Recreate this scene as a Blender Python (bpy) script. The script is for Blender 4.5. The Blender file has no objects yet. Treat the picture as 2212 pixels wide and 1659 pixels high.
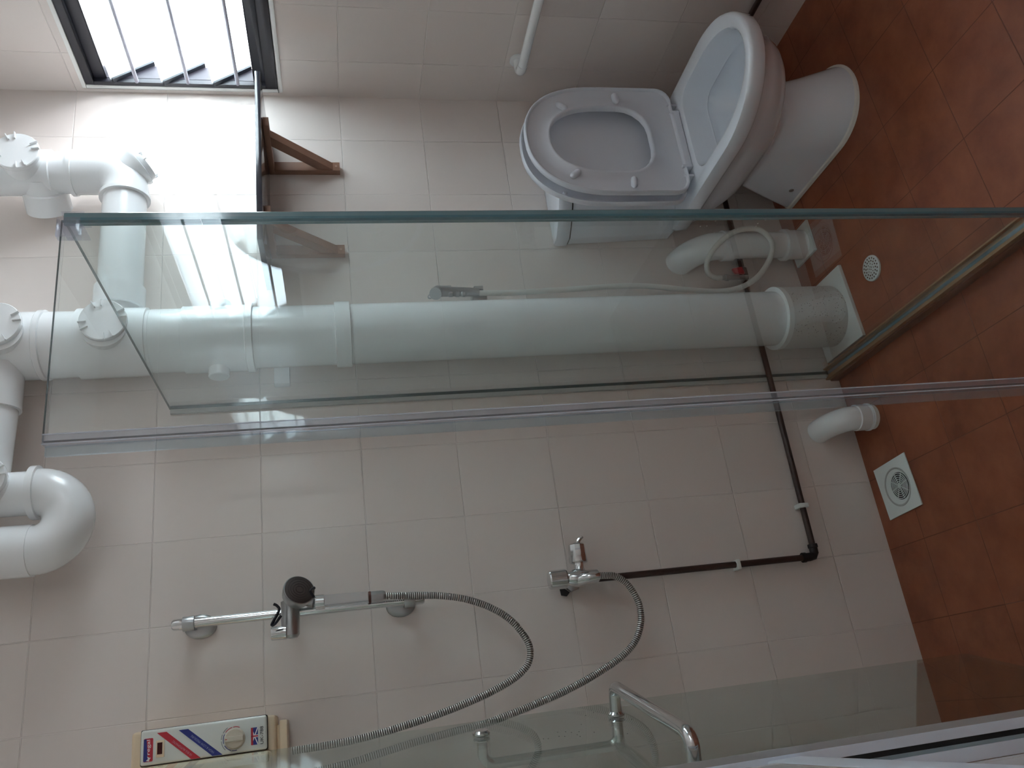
import bpy, bmesh, math, random
from mathutils import Vector, Matrix
random.seed(7)
SC = bpy.context.scene
COL = SC.collection
PI = math.pi

# ------------------------------------------------------------------ camera
cd = bpy.data.cameras.new('camera')
cd.sensor_fit = 'HORIZONTAL'; cd.sensor_width = 36.0; cd.lens = 28.9444
cd.clip_start = 0.02; cd.clip_end = 200
cam = bpy.data.objects.new('camera', cd); COL.objects.link(cam)
ix = Vector((-0.12799055, -0.17615931, -0.97600528))     # picture right (the phone was held on its side)
iy = Vector((-0.92003862, 0.38855708, 0.05052052))       # picture down
fw = Vector((0.37033410, 0.90442871, -0.21180501))       # view direction
m = Matrix.Identity(4)
for r in range(3):
    m[r][0] = ix[r]; m[r][1] = -iy[r]; m[r][2] = -fw[r]
    m[r][3] = (-1.85904, -2.08751, 1.50363)[r]
cam.matrix_world = m
SC.camera = cam

# ------------------------------------------------------------------ world and exposure
W = bpy.data.worlds.new('overcast_sky'); SC.world = W; W.use_nodes = True
bg = W.node_tree.nodes['Background']
bg.inputs[0].default_value = (0.88, 0.945, 1.0, 1); bg.inputs[1].default_value = 14.0
SC.view_settings.view_transform = 'Standard'; SC.view_settings.look = 'None'
SC.view_settings.exposure = 0.45; SC.view_settings.gamma = 1.0
SC.view_settings.use_curve_mapping = False
SC.cycles.max_bounces = 14; SC.cycles.diffuse_bounces = 8; SC.cycles.glossy_bounces = 6
SC.cycles.transmission_bounces = 8; SC.cycles.transparent_max_bounces = 24
SC.cycles.use_denoising = True
SC.cycles.sample_clamp_indirect = 6.0
# window portals (they guide the sky light through the two louvre windows)
WZ0, WZ1 = 1.622, 2.166
WINS = ((-0.030, -0.95), (-2.25, -3.22))
for wy0, wy1 in WINS:
    pl = bpy.data.lights.new('window_portal', 'AREA'); pl.shape = 'RECTANGLE'
    pl.size = abs(wy1 - wy0); pl.size_y = WZ1 - WZ0; pl.cycles.is_portal = True
    po = bpy.data.objects.new('window_portal', pl); COL.objects.link(po)
    po.location = (0.11, (wy0 + wy1) / 2, (WZ0 + WZ1) / 2)
    po.rotation_euler = (PI / 2, 0, PI / 2)     # faces -X, into the room

# ------------------------------------------------------------------ materials
def new_mat(name):
    mt = bpy.data.materials.new(name); mt.use_nodes = True
    return mt, mt.node_tree, mt.node_tree.nodes['Principled BSDF']

def plain(name, col, rough=0.4, metal=0.0, coat=0.0, noise=0.0, nscale=30, bump=0.0, spec=0.5):
    mt, nt, b = new_mat(name)
    b.inputs['Base Color'].default_value = (*col, 1)
    b.inputs['Roughness'].default_value = rough
    b.inputs['Metallic'].default_value = metal
    b.inputs['Coat Weight'].default_value = coat
    b.inputs['Coat Roughness'].default_value = 0.08
    b.inputs['Specular IOR Level'].default_value = spec
    if noise or bump:
        tc = nt.nodes.new('ShaderNodeTexCoord')
        n = nt.nodes.new('ShaderNodeTexNoise'); n.inputs['Scale'].default_value = nscale
        n.inputs['Detail'].default_value = 4
        nt.links.new(tc.outputs['Object'], n.inputs['Vector'])
        if noise:
            mx = nt.nodes.new('ShaderNodeMixRGB'); mx.blend_type = 'MIX'
            mx.inputs[1].default_value = (*[c * (1 - noise) for c in col], 1)
            mx.inputs[2].default_value = (*[min(1, c * (1 + noise)) for c in col], 1)
            nt.links.new(n.outputs['Fac'], mx.inputs[0])
            nt.links.new(mx.outputs[0], b.inputs['Base Color'])
        if bump:
            bp = nt.nodes.new('ShaderNodeBump'); bp.inputs['Strength'].default_value = bump
            bp.inputs['Distance'].default_value = 0.002
            nt.links.new(n.outputs['Fac'], bp.inputs['Height'])
            nt.links.new(bp.outputs[0], b.inputs['Normal'])
    return mt

def tile_mat(name, axA, offA, sA, axB, offB, sB, gw, col, gcol, rough, mottled=None, wavy=0.0, recess=1.0, var=0.03, skip=None):
    """procedural square tiles in world metres on two axes, joints at off + k*size"""
    mt, nt, b = new_mat(name)
    N, L = nt.nodes, nt.links
    geo = N.new('ShaderNodeNewGeometry')
    sep = N.new('ShaderNodeSeparateXYZ'); L.new(geo.outputs['Position'], sep.inputs[0])
    def M(op, a, bv=None, c=None):
        x = N.new('ShaderNodeMath'); x.operation = op
        for i, v in enumerate((a, bv, c)):
            if v is None: continue
            if isinstance(v, (int, float)): x.inputs[i].default_value = v
            else: L.new(v, x.inputs[i])
        return x.outputs[0]
    ds, cells = [], []
    for ax, off, s in ((axA, offA, sA), (axB, offB, sB)):
        t = M('DIVIDE', M('SUBTRACT', sep.outputs[ax], off), s)
        cells.append(M('FLOOR', t))
        f = M('FRACT', t)
        ds.append(M('MULTIPLY', M('MINIMUM', f, M('SUBTRACT', 1.0, f)), s))
    d = M('MINIMUM', ds[0], ds[1])
    mr = N.new('ShaderNodeMapRange'); mr.interpolation_type = 'SMOOTHSTEP'
    mr.inputs['From Min'].default_value = gw * 0.35; mr.inputs['From Max'].default_value = gw * 1.0
    L.new(d, mr.inputs['Value'])
    tile = mr.outputs[0]
    cb = N.new('ShaderNodeCombineXYZ'); L.new(cells[0], cb.inputs[0]); L.new(cells[1], cb.inputs[1])
    wn = N.new('ShaderNodeTexWhiteNoise'); L.new(cb.outputs[0], wn.inputs['Vector'])
    mx = N.new('ShaderNodeMixRGB')
    mx.inputs[1].default_value = (*[c * (1 - var) for c in col], 1)
    mx.inputs[2].default_value = (*[min(1, c * (1 + var)) for c in col], 1)
    L.new(wn.outputs['Value'], mx.inputs[0]); base = mx.outputs[0]
    if mottled:
        n = N.new('ShaderNodeTexNoise'); n.inputs['Scale'].default_value = 9; n.inputs['Detail'].default_value = 8
        n.inputs['Roughness'].default_value = 0.62
        L.new(geo.outputs['Position'], n.inputs['Vector'])
        rp = N.new('ShaderNodeValToRGB'); rp.color_ramp.elements[0].position = 0.34; rp.color_ramp.elements[1].position = 0.72
        L.new(n.outputs['Fac'], rp.inputs[0])
        m2 = N.new('ShaderNodeMixRGB'); L.new(rp.outputs[0], m2.inputs[0]); L.new(base, m2.inputs[1])
        m2.inputs[2].default_value = (*mottled, 1); base = m2.outputs[0]
    m3 = N.new('ShaderNodeMixRGB'); L.new(tile, m3.inputs[0])
    m3.inputs[1].default_value = (*gcol, 1); L.new(base, m3.inputs[2])
    L.new(m3.outputs[0], b.inputs['Base Color'])
    rg = N.new('ShaderNodeMapRange'); L.new(tile, rg.inputs['Value'])
    rg.inputs['To Min'].default_value = 0.8; rg.inputs['To Max'].default_value = rough
    L.new(rg.outputs[0], b.inputs['Roughness'])
    bp = N.new('ShaderNodeBump'); bp.inputs['Strength'].default_value = recess; bp.inputs['Distance'].default_value = 0.0012
    L.new(tile, bp.inputs['Height']); last = bp.outputs[0]
    if wavy:
        n2 = N.new('ShaderNodeTexNoise'); n2.inputs['Scale'].default_value = 42; n2.inputs['Detail'].default_value = 2
        L.new(geo.outputs['Position'], n2.inputs['Vector'])
        b2 = N.new('ShaderNodeBump'); b2.inputs['Strength'].default_value = wavy; b2.inputs['Distance'].default_value = 0.002
        L.new(n2.outputs['Fac'], b2.inputs['Height']); L.new(last, b2.inputs['Normal']); last = b2.outputs[0]
    L.new(last, b.inputs['Normal'])
    if rough < .1: b.inputs['Coat Weight'].default_value = 0.5; b.inputs['Coat Roughness'].default_value = 0.02
    return mt

def glass_mat(name, tint, rough=0.0, milky=0.0, milkcol=(.8, .85, .9), ior=1.5):
    """clear sheet: light passes straight through, the surface mirrors by Fresnel"""
    mt = bpy.data.materials.new(name); mt.use_nodes = True
    nt = mt.node_tree; N, L = nt.nodes, nt.links
    N.remove(N['Principled BSDF']); out = N['Material Output']
    tr = N.new('ShaderNodeBsdfTransparent'); tr.inputs[0].default_value = (*tint, 1)
    gl = N.new('ShaderNodeBsdfGlossy'); gl.inputs['Roughness'].default_value = rough
    gl.inputs[0].default_value = (0.9, 0.95, 1, 1)
    geo = N.new('ShaderNodeNewGeometry')
    mm = N.new('ShaderNodeMapRange'); mm.inputs['To Min'].default_value = ior; mm.inputs['To Max'].default_value = 1 / ior
    L.new(geo.outputs['Backfacing'], mm.inputs['Value'])
    fr = N.new('ShaderNodeFresnel'); L.new(mm.outputs[0], fr.inputs['IOR'])
    ms = N.new('ShaderNodeMixShader'); L.new(fr.outputs[0], ms.inputs[0]); L.new(tr.outputs[0], ms.inputs[1]); L.new(gl.outputs[0], ms.inputs[2])
    last = ms.outputs[0]
    if milky:
        df = N.new('ShaderNodeBsdfDiffuse'); df.inputs[0].default_value = (*milkcol, 1)
        m2 = N.new('ShaderNodeMixShader'); m2.inputs[0].default_value = milky
        L.new(last, m2.inputs[1]); L.new(df.outputs[0], m2.inputs[2]); last = m2.outputs[0]
    L.new(last, out.inputs['Surface'])
    return mt

TILE = (0.742, 0.668, 0.628); GROUT = (0.765, 0.695, 0.658)
M = {}
H = 0.25275
Z0 = 2.1994            # height of the topmost visible joint
M['wall_back'] = tile_mat('wall_tile_back', 0, -0.168, 0.2, 2, Z0 - 8 * H, H, 0.0017, TILE, GROUT, 0.035, wavy=0.02)
M['wall_right'] = tile_mat('wall_tile_right', 1, -0.1505, 0.2045, 2, Z0 - 8 * H, H, 0.0017, TILE, GROUT, 0.035, wavy=0.02)
M['wall_other'] = tile_mat('wall_tile_other', 1, -0.1, 0.2, 2, Z0 - 8 * H, H, 0.0017, TILE, GROUT, 0.08, wavy=0.06)
TERRA, TERRA2 = (0.200, 0.052, 0.022), (0.320, 0.100, 0.043)
M['floor_wet'] = tile_mat('terracotta_tile_wet', 0, -0.168, 0.2, 1, -0.1533, 0.2, 0.0016, TERRA, (0.15, 0.05, 0.03), 0.40, mottled=TERRA2, recess=0.5, var=0.12)
M['floor_dry'] = tile_mat('terracotta_tile_dry', 0, -0.545 + 0.0, 0.2058, 1, -0.5467, 0.2055, 0.0016, TERRA, (0.15, 0.05, 0.03), 0.40, mottled=TERRA2, recess=0.5, var=0.12)
M['ceiling'] = plain('ceiling_paint', (0.78, 0.77, 0.74), 0.8)
M['plaster'] = plain('white_plaster', (0.82, 0.82, 0.8), 0.7)
M['pvc'] = plain('white_pvc', (0.84, 0.855, 0.865), 0.25, coat=0.3)
M['pvc_rim'] = plain('white_pvc_bead', (0.84, 0.85, 0.84), 0.5)
M['ceramic'] = plain('white_ceramic', (0.74, 0.775, 0.83), 0.10, coat=0.6)
M['seat'] = plain('white_seat_plastic', (0.66, 0.68, 0.735), 0.28)
M['silicone'] = plain('grey_silicone', (0.45, 0.46, 0.44), 0.5)
M['caulk'] = plain('white_caulk', (0.72, 0.70, 0.66), 0.7, bump=0.6, nscale=120)
M['chrome'] = plain('chrome', (0.72, 0.73, 0.74), 0.10, 1.0)
M['chrome_dull'] = plain('dull_chrome', (0.46, 0.47, 0.48), 0.30, 1.0)
M['hose_metal'] = plain('hose_steel', (0.62, 0.60, 0.58), 0.30, 0.85)
M['hose_groove'] = plain('hose_groove', (0.14, 0.125, 0.115), 0.45, 0.5)
M['chrome_cast'] = plain('worn_chrome_plastic', (0.42, 0.43, 0.44), 0.35, 0.7)
M['dark_metal'] = plain('dark_metal', (0.03, 0.025, 0.025), 0.5, 0.3)
M['brown_pipe'] = plain('brown_painted_pipe', (0.045, 0.022, 0.017), 0.42, noise=0.3, nscale=60)
M['black_wood'] = plain('black_lacquered_shelf', (0.022, 0.022, 0.03), 0.16, coat=0.4)
M['wood'] = plain('brown_wood', (0.30, 0.16, 0.105), 0.55, noise=0.18, nscale=40)
M['wood_end'] = plain('pale_wood_end', (0.42, 0.25, 0.18), 0.6)
M['frame'] = plain('dark_window_frame', (0.022, 0.022, 0.030), 0.35)
M['bar'] = plain('grey_window_bar', (0.42, 0.41, 0.47), 0.4)
M['clip'] = plain('dark_louvre_clip', (0.03, 0.035, 0.045), 0.35)
M['jamb'] = plain('grey_violet_jamb', (0.034, 0.030, 0.042), 0.4)
M['pvc_dirty'] = plain('specked_pvc', (0.66, 0.66, 0.64), 0.45)
def add_specks(mt, scale, size, thr, col):
    """scattered small dirt spots"""
    nt = mt.node_tree; N, L = nt.nodes, nt.links; b = N['Principled BSDF']
    tc = N.new('ShaderNodeNewGeometry')
    v = N.new('ShaderNodeTexVoronoi'); v.inputs['Scale'].default_value = scale; L.new(tc.outputs['Position'], v.inputs['Vector'])
    n = N.new('ShaderNodeTexNoise'); n.inputs['Scale'].default_value = 14; L.new(tc.outputs['Position'], n.inputs['Vector'])
    a = N.new('ShaderNodeMath'); a.operation = 'LESS_THAN'; L.new(v.outputs['Distance'], a.inputs[0]); a.inputs[1].default_value = size
    c = N.new('ShaderNodeMath'); c.operation = 'GREATER_THAN'; L.new(n.outputs['Fac'], c.inputs[0]); c.inputs[1].default_value = thr
    d = N.new('ShaderNodeMath'); d.operation = 'MULTIPLY'; L.new(a.outputs[0], d.inputs[0]); L.new(c.outputs[0], d.inputs[1])
    mx = N.new('ShaderNodeMixRGB'); L.new(d.outputs[0], mx.inputs[0]); mx.inputs[1].default_value = b.inputs['Base Color'].default_value; mx.inputs[2].default_value = (*col, 1)
    L.new(mx.outputs[0], b.inputs['Base Color'])
add_specks(M['pvc_dirty'], 130, .17, .50, (0.05, 0.045, 0.04))
M['hose_white'] = plain('white_hose', (0.70, 0.70, 0.66), 0.45)
M['red'] = plain('red_plastic', (0.45, 0.02, 0.03), 0.4)
M['cream'] = plain('cream_plastic', (0.76, 0.60, 0.42), 0.35)
M['panel'] = plain('pale_grey_panel', (0.70, 0.72, 0.68), 0.22, coat=0.4)
M['dial'] = plain('beige_dial', (0.62, 0.56, 0.46), 0.4)
M['ink_red'] = plain('red_print', (0.50, 0.02, 0.04), 0.4)
M['ink_blue'] = plain('blue_print', (0.02, 0.03, 0.22), 0.4)
M['ink_white'] = plain('white_print', (0.8, 0.8, 0.8), 0.4)
M['ink_faint'] = plain('faint_print', (0.55, 0.30, 0.36), 0.4)
M['ink_faintb'] = plain('faint_blue_print', (0.26, 0.30, 0.50), 0.4)
M['ink_black'] = plain('black_print', (0.01, 0.01, 0.012), 0.4)
M['ink_grey'] = plain('grey_print', (0.25, 0.27, 0.27), 0.4)
M['display'] = plain('dark_red_display', (0.05, 0.004, 0.004), 0.15)
M['shower_face'] = plain('dark_shower_face', (0.045, 0.03, 0.027), 0.45)
M['bronze'] = plain('bronze_channel', (0.42, 0.27, 0.15), 0.35, 0.6)
M['kerb'] = plain('brown_kerb', (0.16, 0.075, 0.045), 0.4)
M['cord'] = plain('black_cord', (0.01, 0.01, 0.02), 0.5)
M['drain'] = plain('white_drain_plastic', (0.72, 0.76, 0.74), 0.35)
M['hole'] = plain('dark_hole', (0.012, 0.010, 0.008), 0.8)
M['rust'] = plain('rusty_ring', (0.10, 0.03, 0.02), 0.6)
M['alu'] = plain('white_powder_coat', (0.74, 0.80, 0.90), 0.35)
M['alu_teal'] = plain('grey_teal_strip', (0.30, 0.38, 0.42), 0.3)
M['black_fill'] = plain('black_strip', (0.008, 0.008, 0.010), 0.6)
M['mirror'] = plain('mirror_silver', (0.9, 0.92, 0.93), 0.02, 1.0)
M['mirror_rim'] = plain('pale_mirror_rim', (0.75, 0.73, 0.85), 0.3)
M['glass'] = glass_mat('shower_glass', (0.956, 0.980, 0.976))
M['glass_door'] = glass_mat('shower_door_glass', (0.875, 0.91, 0.88))
M['louvre'] = glass_mat('frosted_louvre_glass', (0.92, 0.96, 0.96))
_nt = M['louvre'].node_tree; _o = _nt.nodes['Material Output']; _l = _o.inputs['Surface'].links[0].from_socket
_t = _nt.nodes.new('ShaderNodeBsdfTranslucent'); _t.inputs[0].default_value = (0.92, 0.96, 0.97, 1)
_m = _nt.nodes.new('ShaderNodeMixShader'); _m.inputs[0].default_value = 0.6
_nt.links.new(_l, _m.inputs[1]); _nt.links.new(_t.outputs[0], _m.inputs[2]); _nt.links.new(_m.outputs[0], _o.inputs['Surface'])
M['seal'] = glass_mat('clear_seal', (0.92, 0.92, 0.95), 0.12, 0.14, (0.74, 0.76, 0.84))
M['seal2'] = glass_mat('clear_seal_lip', (0.87, 0.92, 0.95), 0.1, 0.09, (0.60, 0.76, 0.80))
M['clip_clear'] = glass_mat('clear_clip', (0.95, 0.95, 0.97), 0.05, 0.07, (0.75, 0.76, 0.85))
M['seal_highlight'] = glass_mat('painted_seal_highlight', (0.9, 0.9, 0.95), 0.1, 0.6, (0.78, 0.80, 0.86))
M['acrylic'] = glass_mat('clear_acrylic', (0.93, 0.93, 0.94), 0.05, 0.10, (0.75, 0.74, 0.74))
M['strip'] = glass_mat('grey_clear_strip', (0.8, 0.8, 0.8), 0.2, 0.55, (0.62, 0.62, 0.62))
M['glass_edge'] = plain('green_glass_edge', (0.085, 0.19, 0.235), 0.12, coat=0.8)
M['glass_edge_lit'] = plain('painted_lit_glass_edge', (0.20, 0.30, 0.33), 0.15, coat=0.8)
M['glass_edge_mid'] = plain('teal_glass_edge', (0.14, 0.25, 0.28), 0.12, coat=0.8)
M['glass_edge_dark'] = plain('dark_green_glass_edge', (0.025, 0.06, 0.06), 0.2)
M['water'] = plain('still_water', (0.42, 0.45, 0.47), 0.03)

# ------------------------------------------------------------------ mesh helpers
class MB:
    def __init__(s): s.v = []; s.f = []; s.m = []; s.mats = []
    def mi(s, m):
        if m not in s.mats: s.mats.append(m)
        return s.mats.index(m)
    def quadbox(s, a, b, mat=None, faces=None):
        x0, y0, z0 = (min(a[i], b[i]) for i in range(3)); x1, y1, z1 = (max(a[i], b[i]) for i in range(3))
        n = len(s.v)
        s.v += [(x0,y0,z0),(x1,y0,z0),(x1,y1,z0),(x0,y1,z0),(x0,y0,z1),(x1,y0,z1),(x1,y1,z1),(x0,y1,z1)]
        F = {'-z':(0,3,2,1),'+z':(4,5,6,7),'-y':(0,1,5,4),'+x':(1,2,6,5),'+y':(2,3,7,6),'-x':(3,0,4,7)}
        for k, q in F.items():
            s.f.append(tuple(n+i for i in q)); s.m.append((faces or {}).get(k, mat))
        return s
    def hexa(s, pts, mat=None):      # 8 corners: bottom loop 0-3, top loop 4-7
        n = len(s.v); s.v += [tuple(p) for p in pts]
        for q in ((0,3,2,1),(4,5,6,7),(0,1,5,4),(1,2,6,5),(2,3,7,6),(3,0,4,7)):
            s.f.append(tuple(n+i for i in q)); s.m.append(mat)
        return s
    def loft(s, rings, mat=None, cap0=True, cap1=True, mats=None, closed=False):
        n = len(s.v); k = len(rings[0])
        for r in rings: s.v += [tuple(p) for p in r]
        R = len(rings)
        for i in range(R if closed else R - 1):
            j2 = (i + 1) % R
            for j in range(k):
                a = n+i*k+j; b = n+i*k+(j+1)%k; c = n+j2*k+(j+1)%k; d = n+j2*k+j
                s.f.append((a, b, c, d)); s.m.append(mats[i] if mats else mat)
        if not closed:
            if cap0: s.f.append(tuple(n+j for j in range(k))[::-1]); s.m.append(mats[0] if mats else mat)
            if cap1: s.f.append(tuple(n+(R-1)*k+j for j in range(k))); s.m.append(mats[-1] if mats else mat)
        return s
    def lathe(s, org, axis, prof, n=32, mat=None, mats=None, closed=False):
        """profile (t along axis, radius)"""
        ax = Vector(axis).normalized(); u = ax.orthogonal().normalized(); w = ax.cross(u)
        rings = []
        for t, r in prof:
            c = Vector(org) + ax * t; r = max(r, 1e-5)
            rings.append([c + (u*math.cos(2*PI*j/n) + w*math.sin(2*PI*j/n))*r for j in range(n)])
        return s.loft(rings, mat, mats=mats, closed=closed)
    def cyl(s, p0, p1, r0, r1=None, n=24, mat=None):
        a = Vector(p1) - Vector(p0)
        return s.lathe(p0, a, [(0, r0), (a.length, r0 if r1 is None else r1)], n, mat)
    def tube(s, pts, r, n=14, mat=None, mats=None):
        P = [Vector(p) for p in pts]; k = len(P)
        T = [(P[min(i+1, k-1)] - P[max(i-1, 0)]).normalized() for i in range(k)]
        u = T[0].orthogonal().normalized(); rings = []
        for i in range(k):
            u = (u - T[i]*u.dot(T[i])).normalized(); w = T[i].cross(u)
            rr = r(i) if callable(r) else r
            rings.append([P[i] + (u*math.cos(2*PI*j/n) + w*math.sin(2*PI*j/n))*rr for j in range(n)])
        return s.loft(rings, mat, mats=mats)
    def prism(s, poly, fn, t0, t1, mat=None):
        """poly of 2D points placed by fn(a, b, t)"""
        return s.loft([[fn(a, b, t0) for a, b in poly], [fn(a, b, t1) for a, b in poly]], mat)
    def build(s, name, mat, parent=None, bevel=0.0, seg=2, angle=35, smooth=True):
        me = bpy.data.meshes.new(name)
        me.from_pydata([tuple(v) for v in s.v], [], s.f)
        base = M[mat] if isinstance(mat, str) else mat
        me.materials.append(base); order = [None]
        for x in s.mats: pass
        names = []
        for i, mm in enumerate(s.m):
            if mm is None: continue
            if mm not in names: names.append(mm); me.materials.append(M[mm])
            me.polygons[i].material_index = 1 + names.index(mm)
        bm = bmesh.new(); bm.from_mesh(me)
        bmesh.ops.remove_doubles(bm, verts=bm.verts, dist=1e-6)
        bmesh.ops.recalc_face_normals(bm, faces=bm.faces)
        if bevel:
            ed = [e for e in bm.edges if len(e.link_faces) == 2 and e.calc_face_angle(0) > math.radians(30)]
            bmesh.ops.bevel(bm, geom=ed, offset=bevel, segments=seg, affect='EDGES', profile=0.6, clamp_overlap=True)
        bm.to_mesh(me); bm.free()
        if smooth:
            for p in me.polygons: p.use_smooth = True
            me.set_sharp_from_angle(angle=math.radians(angle))
        o = bpy.data.objects.new(name, me); COL.objects.link(o)
        if parent: o.parent = parent; o.matrix_parent_inverse = Matrix.Translation(-parent.location) if parent.type == 'EMPTY' else Matrix.Identity(4)
        return o

def spline(pts, seg=8):
    P = [Vector(p) for p in pts]; out = []
    P = [P[0]*2-P[1]] + P + [P[-1]*2-P[-2]]
    for i in range(1, len(P)-2):
        for k in range(seg):
            t = k/seg; a, b, c, d = P[i-1], P[i], P[i+1], P[i+2]
            out.append(0.5*((2*b)+(c-a)*t+(2*a-5*b+4*c-d)*t*t+(3*b-a-3*c+d)*t**3))
    out.append(P[-2]); return out

def resample(pts, step):
    P = [Vector(p) for p in pts]; out = [P[0]]; acc = 0
    for a, b in zip(P, P[1:]):
        L = (b-a).length
        if L == 0: continue
        t = step - acc
        while t <= L:
            out.append(a.lerp(b, t/L)); t += step
        acc = L - (t - step)
    return out

def arc(c, u, w, r, a0, a1, n=12):
    c, u, w = Vector(c), Vector(u), Vector(w)
    return [c + (u*math.cos(math.radians(a0+(a1-a0)*i/n)) + w*math.sin(math.radians(a0+(a1-a0)*i/n)))*r for i in range(n+1)]

def thing(name, loc, label, cat, group=None):
    o = bpy.data.objects.new(name, None); COL.objects.link(o); o.location = loc; o.empty_display_size = 0.05
    return tag(o, label, cat, group)
def tag(o, label=None, cat=None, group=None, kind=None):
    if label: o['label'] = label
    if cat: o['category'] = cat
    if group: o['group'] = group
    if kind: o['kind'] = kind
    return o
def struct(name, mb, mat, **k):
    return tag(mb.build(name, mat, **k), kind='structure')

# ------------------------------------------------------------------ room shell
LX, FY, CZ = -2.30, -3.36, 2.55
struct('wall_back', MB().quadbox((LX-.1, 0, -.1), (0.12, .1, CZ)), 'wall_back', smooth=False)
wr = MB()
g = .012
cuts = [0.0] + [c for w0, w1 in WINS for c in (w0+g, w1-g)] + [FY-.1]
for a, c in zip(cuts[0::2], cuts[1::2]): wr.quadbox((0, c, -.1), (.12, a, CZ))
for w0, w1 in WINS:
    wr.quadbox((0, w1-g, -.1), (.12, w0+g, WZ0-g)); wr.quadbox((0, w1-g, WZ1+g), (.12, w0+g, CZ))
struct('wall_right', wr, 'wall_right', smooth=False)
wl = MB()
wl.quadbox((-2.045-.1, -.872, -.1), (-2.045, 0, CZ))
wl.quadbox((-2.145, FY, -.1), (-2.012, -.872, CZ))
wl.quadbox((-2.012, FY, .925), (-1.9675, -.905, CZ))
struct('wall_left', wl, 'wall_other', smooth=False)
struct('wall_front', MB().quadbox((LX-.1, FY-.1, -.1), (.12, FY, CZ)), 'wall_other', smooth=False)
struct('ceiling', MB().quadbox((LX-.1, FY-.1, CZ), (.12, .1, CZ+.08)), 'ceiling', smooth=False)
def dz(x): return 0.065 + 0.044*x
fl = MB()
fl.hexa([(-1.03,0,-.09),(-1.03,FY,-.09),(0,FY,-.09),(0,0,-.09),(-1.03,0,dz(-1.03)),(-1.03,FY,dz(-1.03)),(0,FY,dz(0)),(0,0,dz(0))], 'floor_dry')
fl.quadbox((-2.145, -.86, -.09), (-1.03, 0, 0), 'floor_wet')
fl.quadbox((-2.145, FY, -.09), (-1.03, -.86, .019), 'floor_dry')
struct('floor', fl, 'floor_wet', smooth=False)

# kerb and channel under the fixed glass
k = MB(); k.quadbox((-1.050, -.87, 0), (-1.006, 0, .030)); k.quadbox((-1.45, -.885, 0), (-1.050, -.85, .030))
struct('trim_1', k, 'kerb', bevel=.003)
k = MB(); k.quadbox((-1.0460, -.862, .0305), (-1.0385, -.001, .044)); k.quadbox((-1.0130, -.862, .0305), (-1.0090, -.001, .044)); k.quadbox((-1.0385, -.862, .0305), (-1.0130, -.001, .033))
struct('trim_2', k, 'bronze')

# ------------------------------------------------------------------ louvre window in the right wall
def frame_ring(mb, x0, x1, y0, y1, z0, z1, t, tb=None, tt=None):
    tb = tb or t; tt = tt or t
    mb.quadbox((x0, y0, z0), (x1, y1, z0+tb)); mb.quadbox((x0, y0, z1-tt), (x1, y1, z1))
    mb.quadbox((x0, y0, z0+tb), (x1, y0-t, z1-tt)); mb.quadbox((x0, y1, z0+tb), (x1, y1+t, z1-tt))
def louvre_window(name, WY0, WY1):
    win = bpy.data.objects.new(name, None); COL.objects.link(win); win.location = (0.03, WY0, WZ0); tag(win, kind='structure')
    b = MB()
    frame_ring(b, -.002, .045, WY0, WY1, WZ0, WZ1, .014, .034, .024)
    b.build('window_frame', 'frame', win, bevel=.003)
    b = MB(); frame_ring(b, .012, .062, WY0-.006, WY1+.006, WZ0+.034, WZ1-.024, .008, .034, .036)
    b.build('window_sash', 'frame', win, bevel=.003)
    for y in (WY0-.0145, WY1+.0145): MB().quadbox((.014, y-.0005, WZ0+.034), (.061, y+.0005, WZ1-.06)).build('window_jamb', 'jamb', win)
    b = MB(); frame_ring(b, -.004, .02, WY0+.012, WY1-.012, WZ0-.012, WZ1+.012, .012)
    b.build('window_trim', 'plaster', win, bevel=.002)
    for i, z in enumerate((2.024, 1.882, 1.740)):
        MB().cyl((-.006+.008, WY0-.012, z), (.002, WY1+.012, z), .0055, n=12).build('window_bar', 'bar', win)
    for bi, (xa, za, xb, zb) in enumerate(((-.002, 2.093, .072, 1.975), (-.006, 1.953, .072, 1.832), (-.006, 1.811, .066, 1.698))):
        d = Vector((xb-xa, 0, zb-za)).normalized(); nn = Vector((-d.z, 0, d.x))
        def P(s, y, h): 
            q = Vector((xa, y, za)) + d*s + nn*h; return (q.x, q.y, q.z)
        Lb = math.hypot(xb-xa, zb-za)
        def slab(mb, s0, s1, y0, y1, h0, h1):
            mb.hexa([P(s0,y0,h0),P(s1,y0,h0),P(s1,y1,h0),P(s0,y1,h0),P(s0,y0,h1),P(s1,y0,h1),P(s1,y1,h1),P(s0,y1,h1)]); return mb
        mb_ = slab(MB(), 0, Lb, WY0-.022, WY1+.022, 0, .0045); mb_.m[3] = 'bar' if bi == 1 else None
        bl = mb_.build('louvre_blade', 'louvre', win, smooth=False)
        slab(MB(), .004, Lb-.004, WY0-.012, WY0-.028, -.006, .011).build('blade_clip', 'clip', bl)
        slab(MB(), .004, Lb-.004, WY1+.012, WY1+.028, -.006, .011).build('blade_clip', 'clip', bl)

louvre_window('window_1', *WINS[0])
louvre_window('window_2', *WINS[1])

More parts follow.
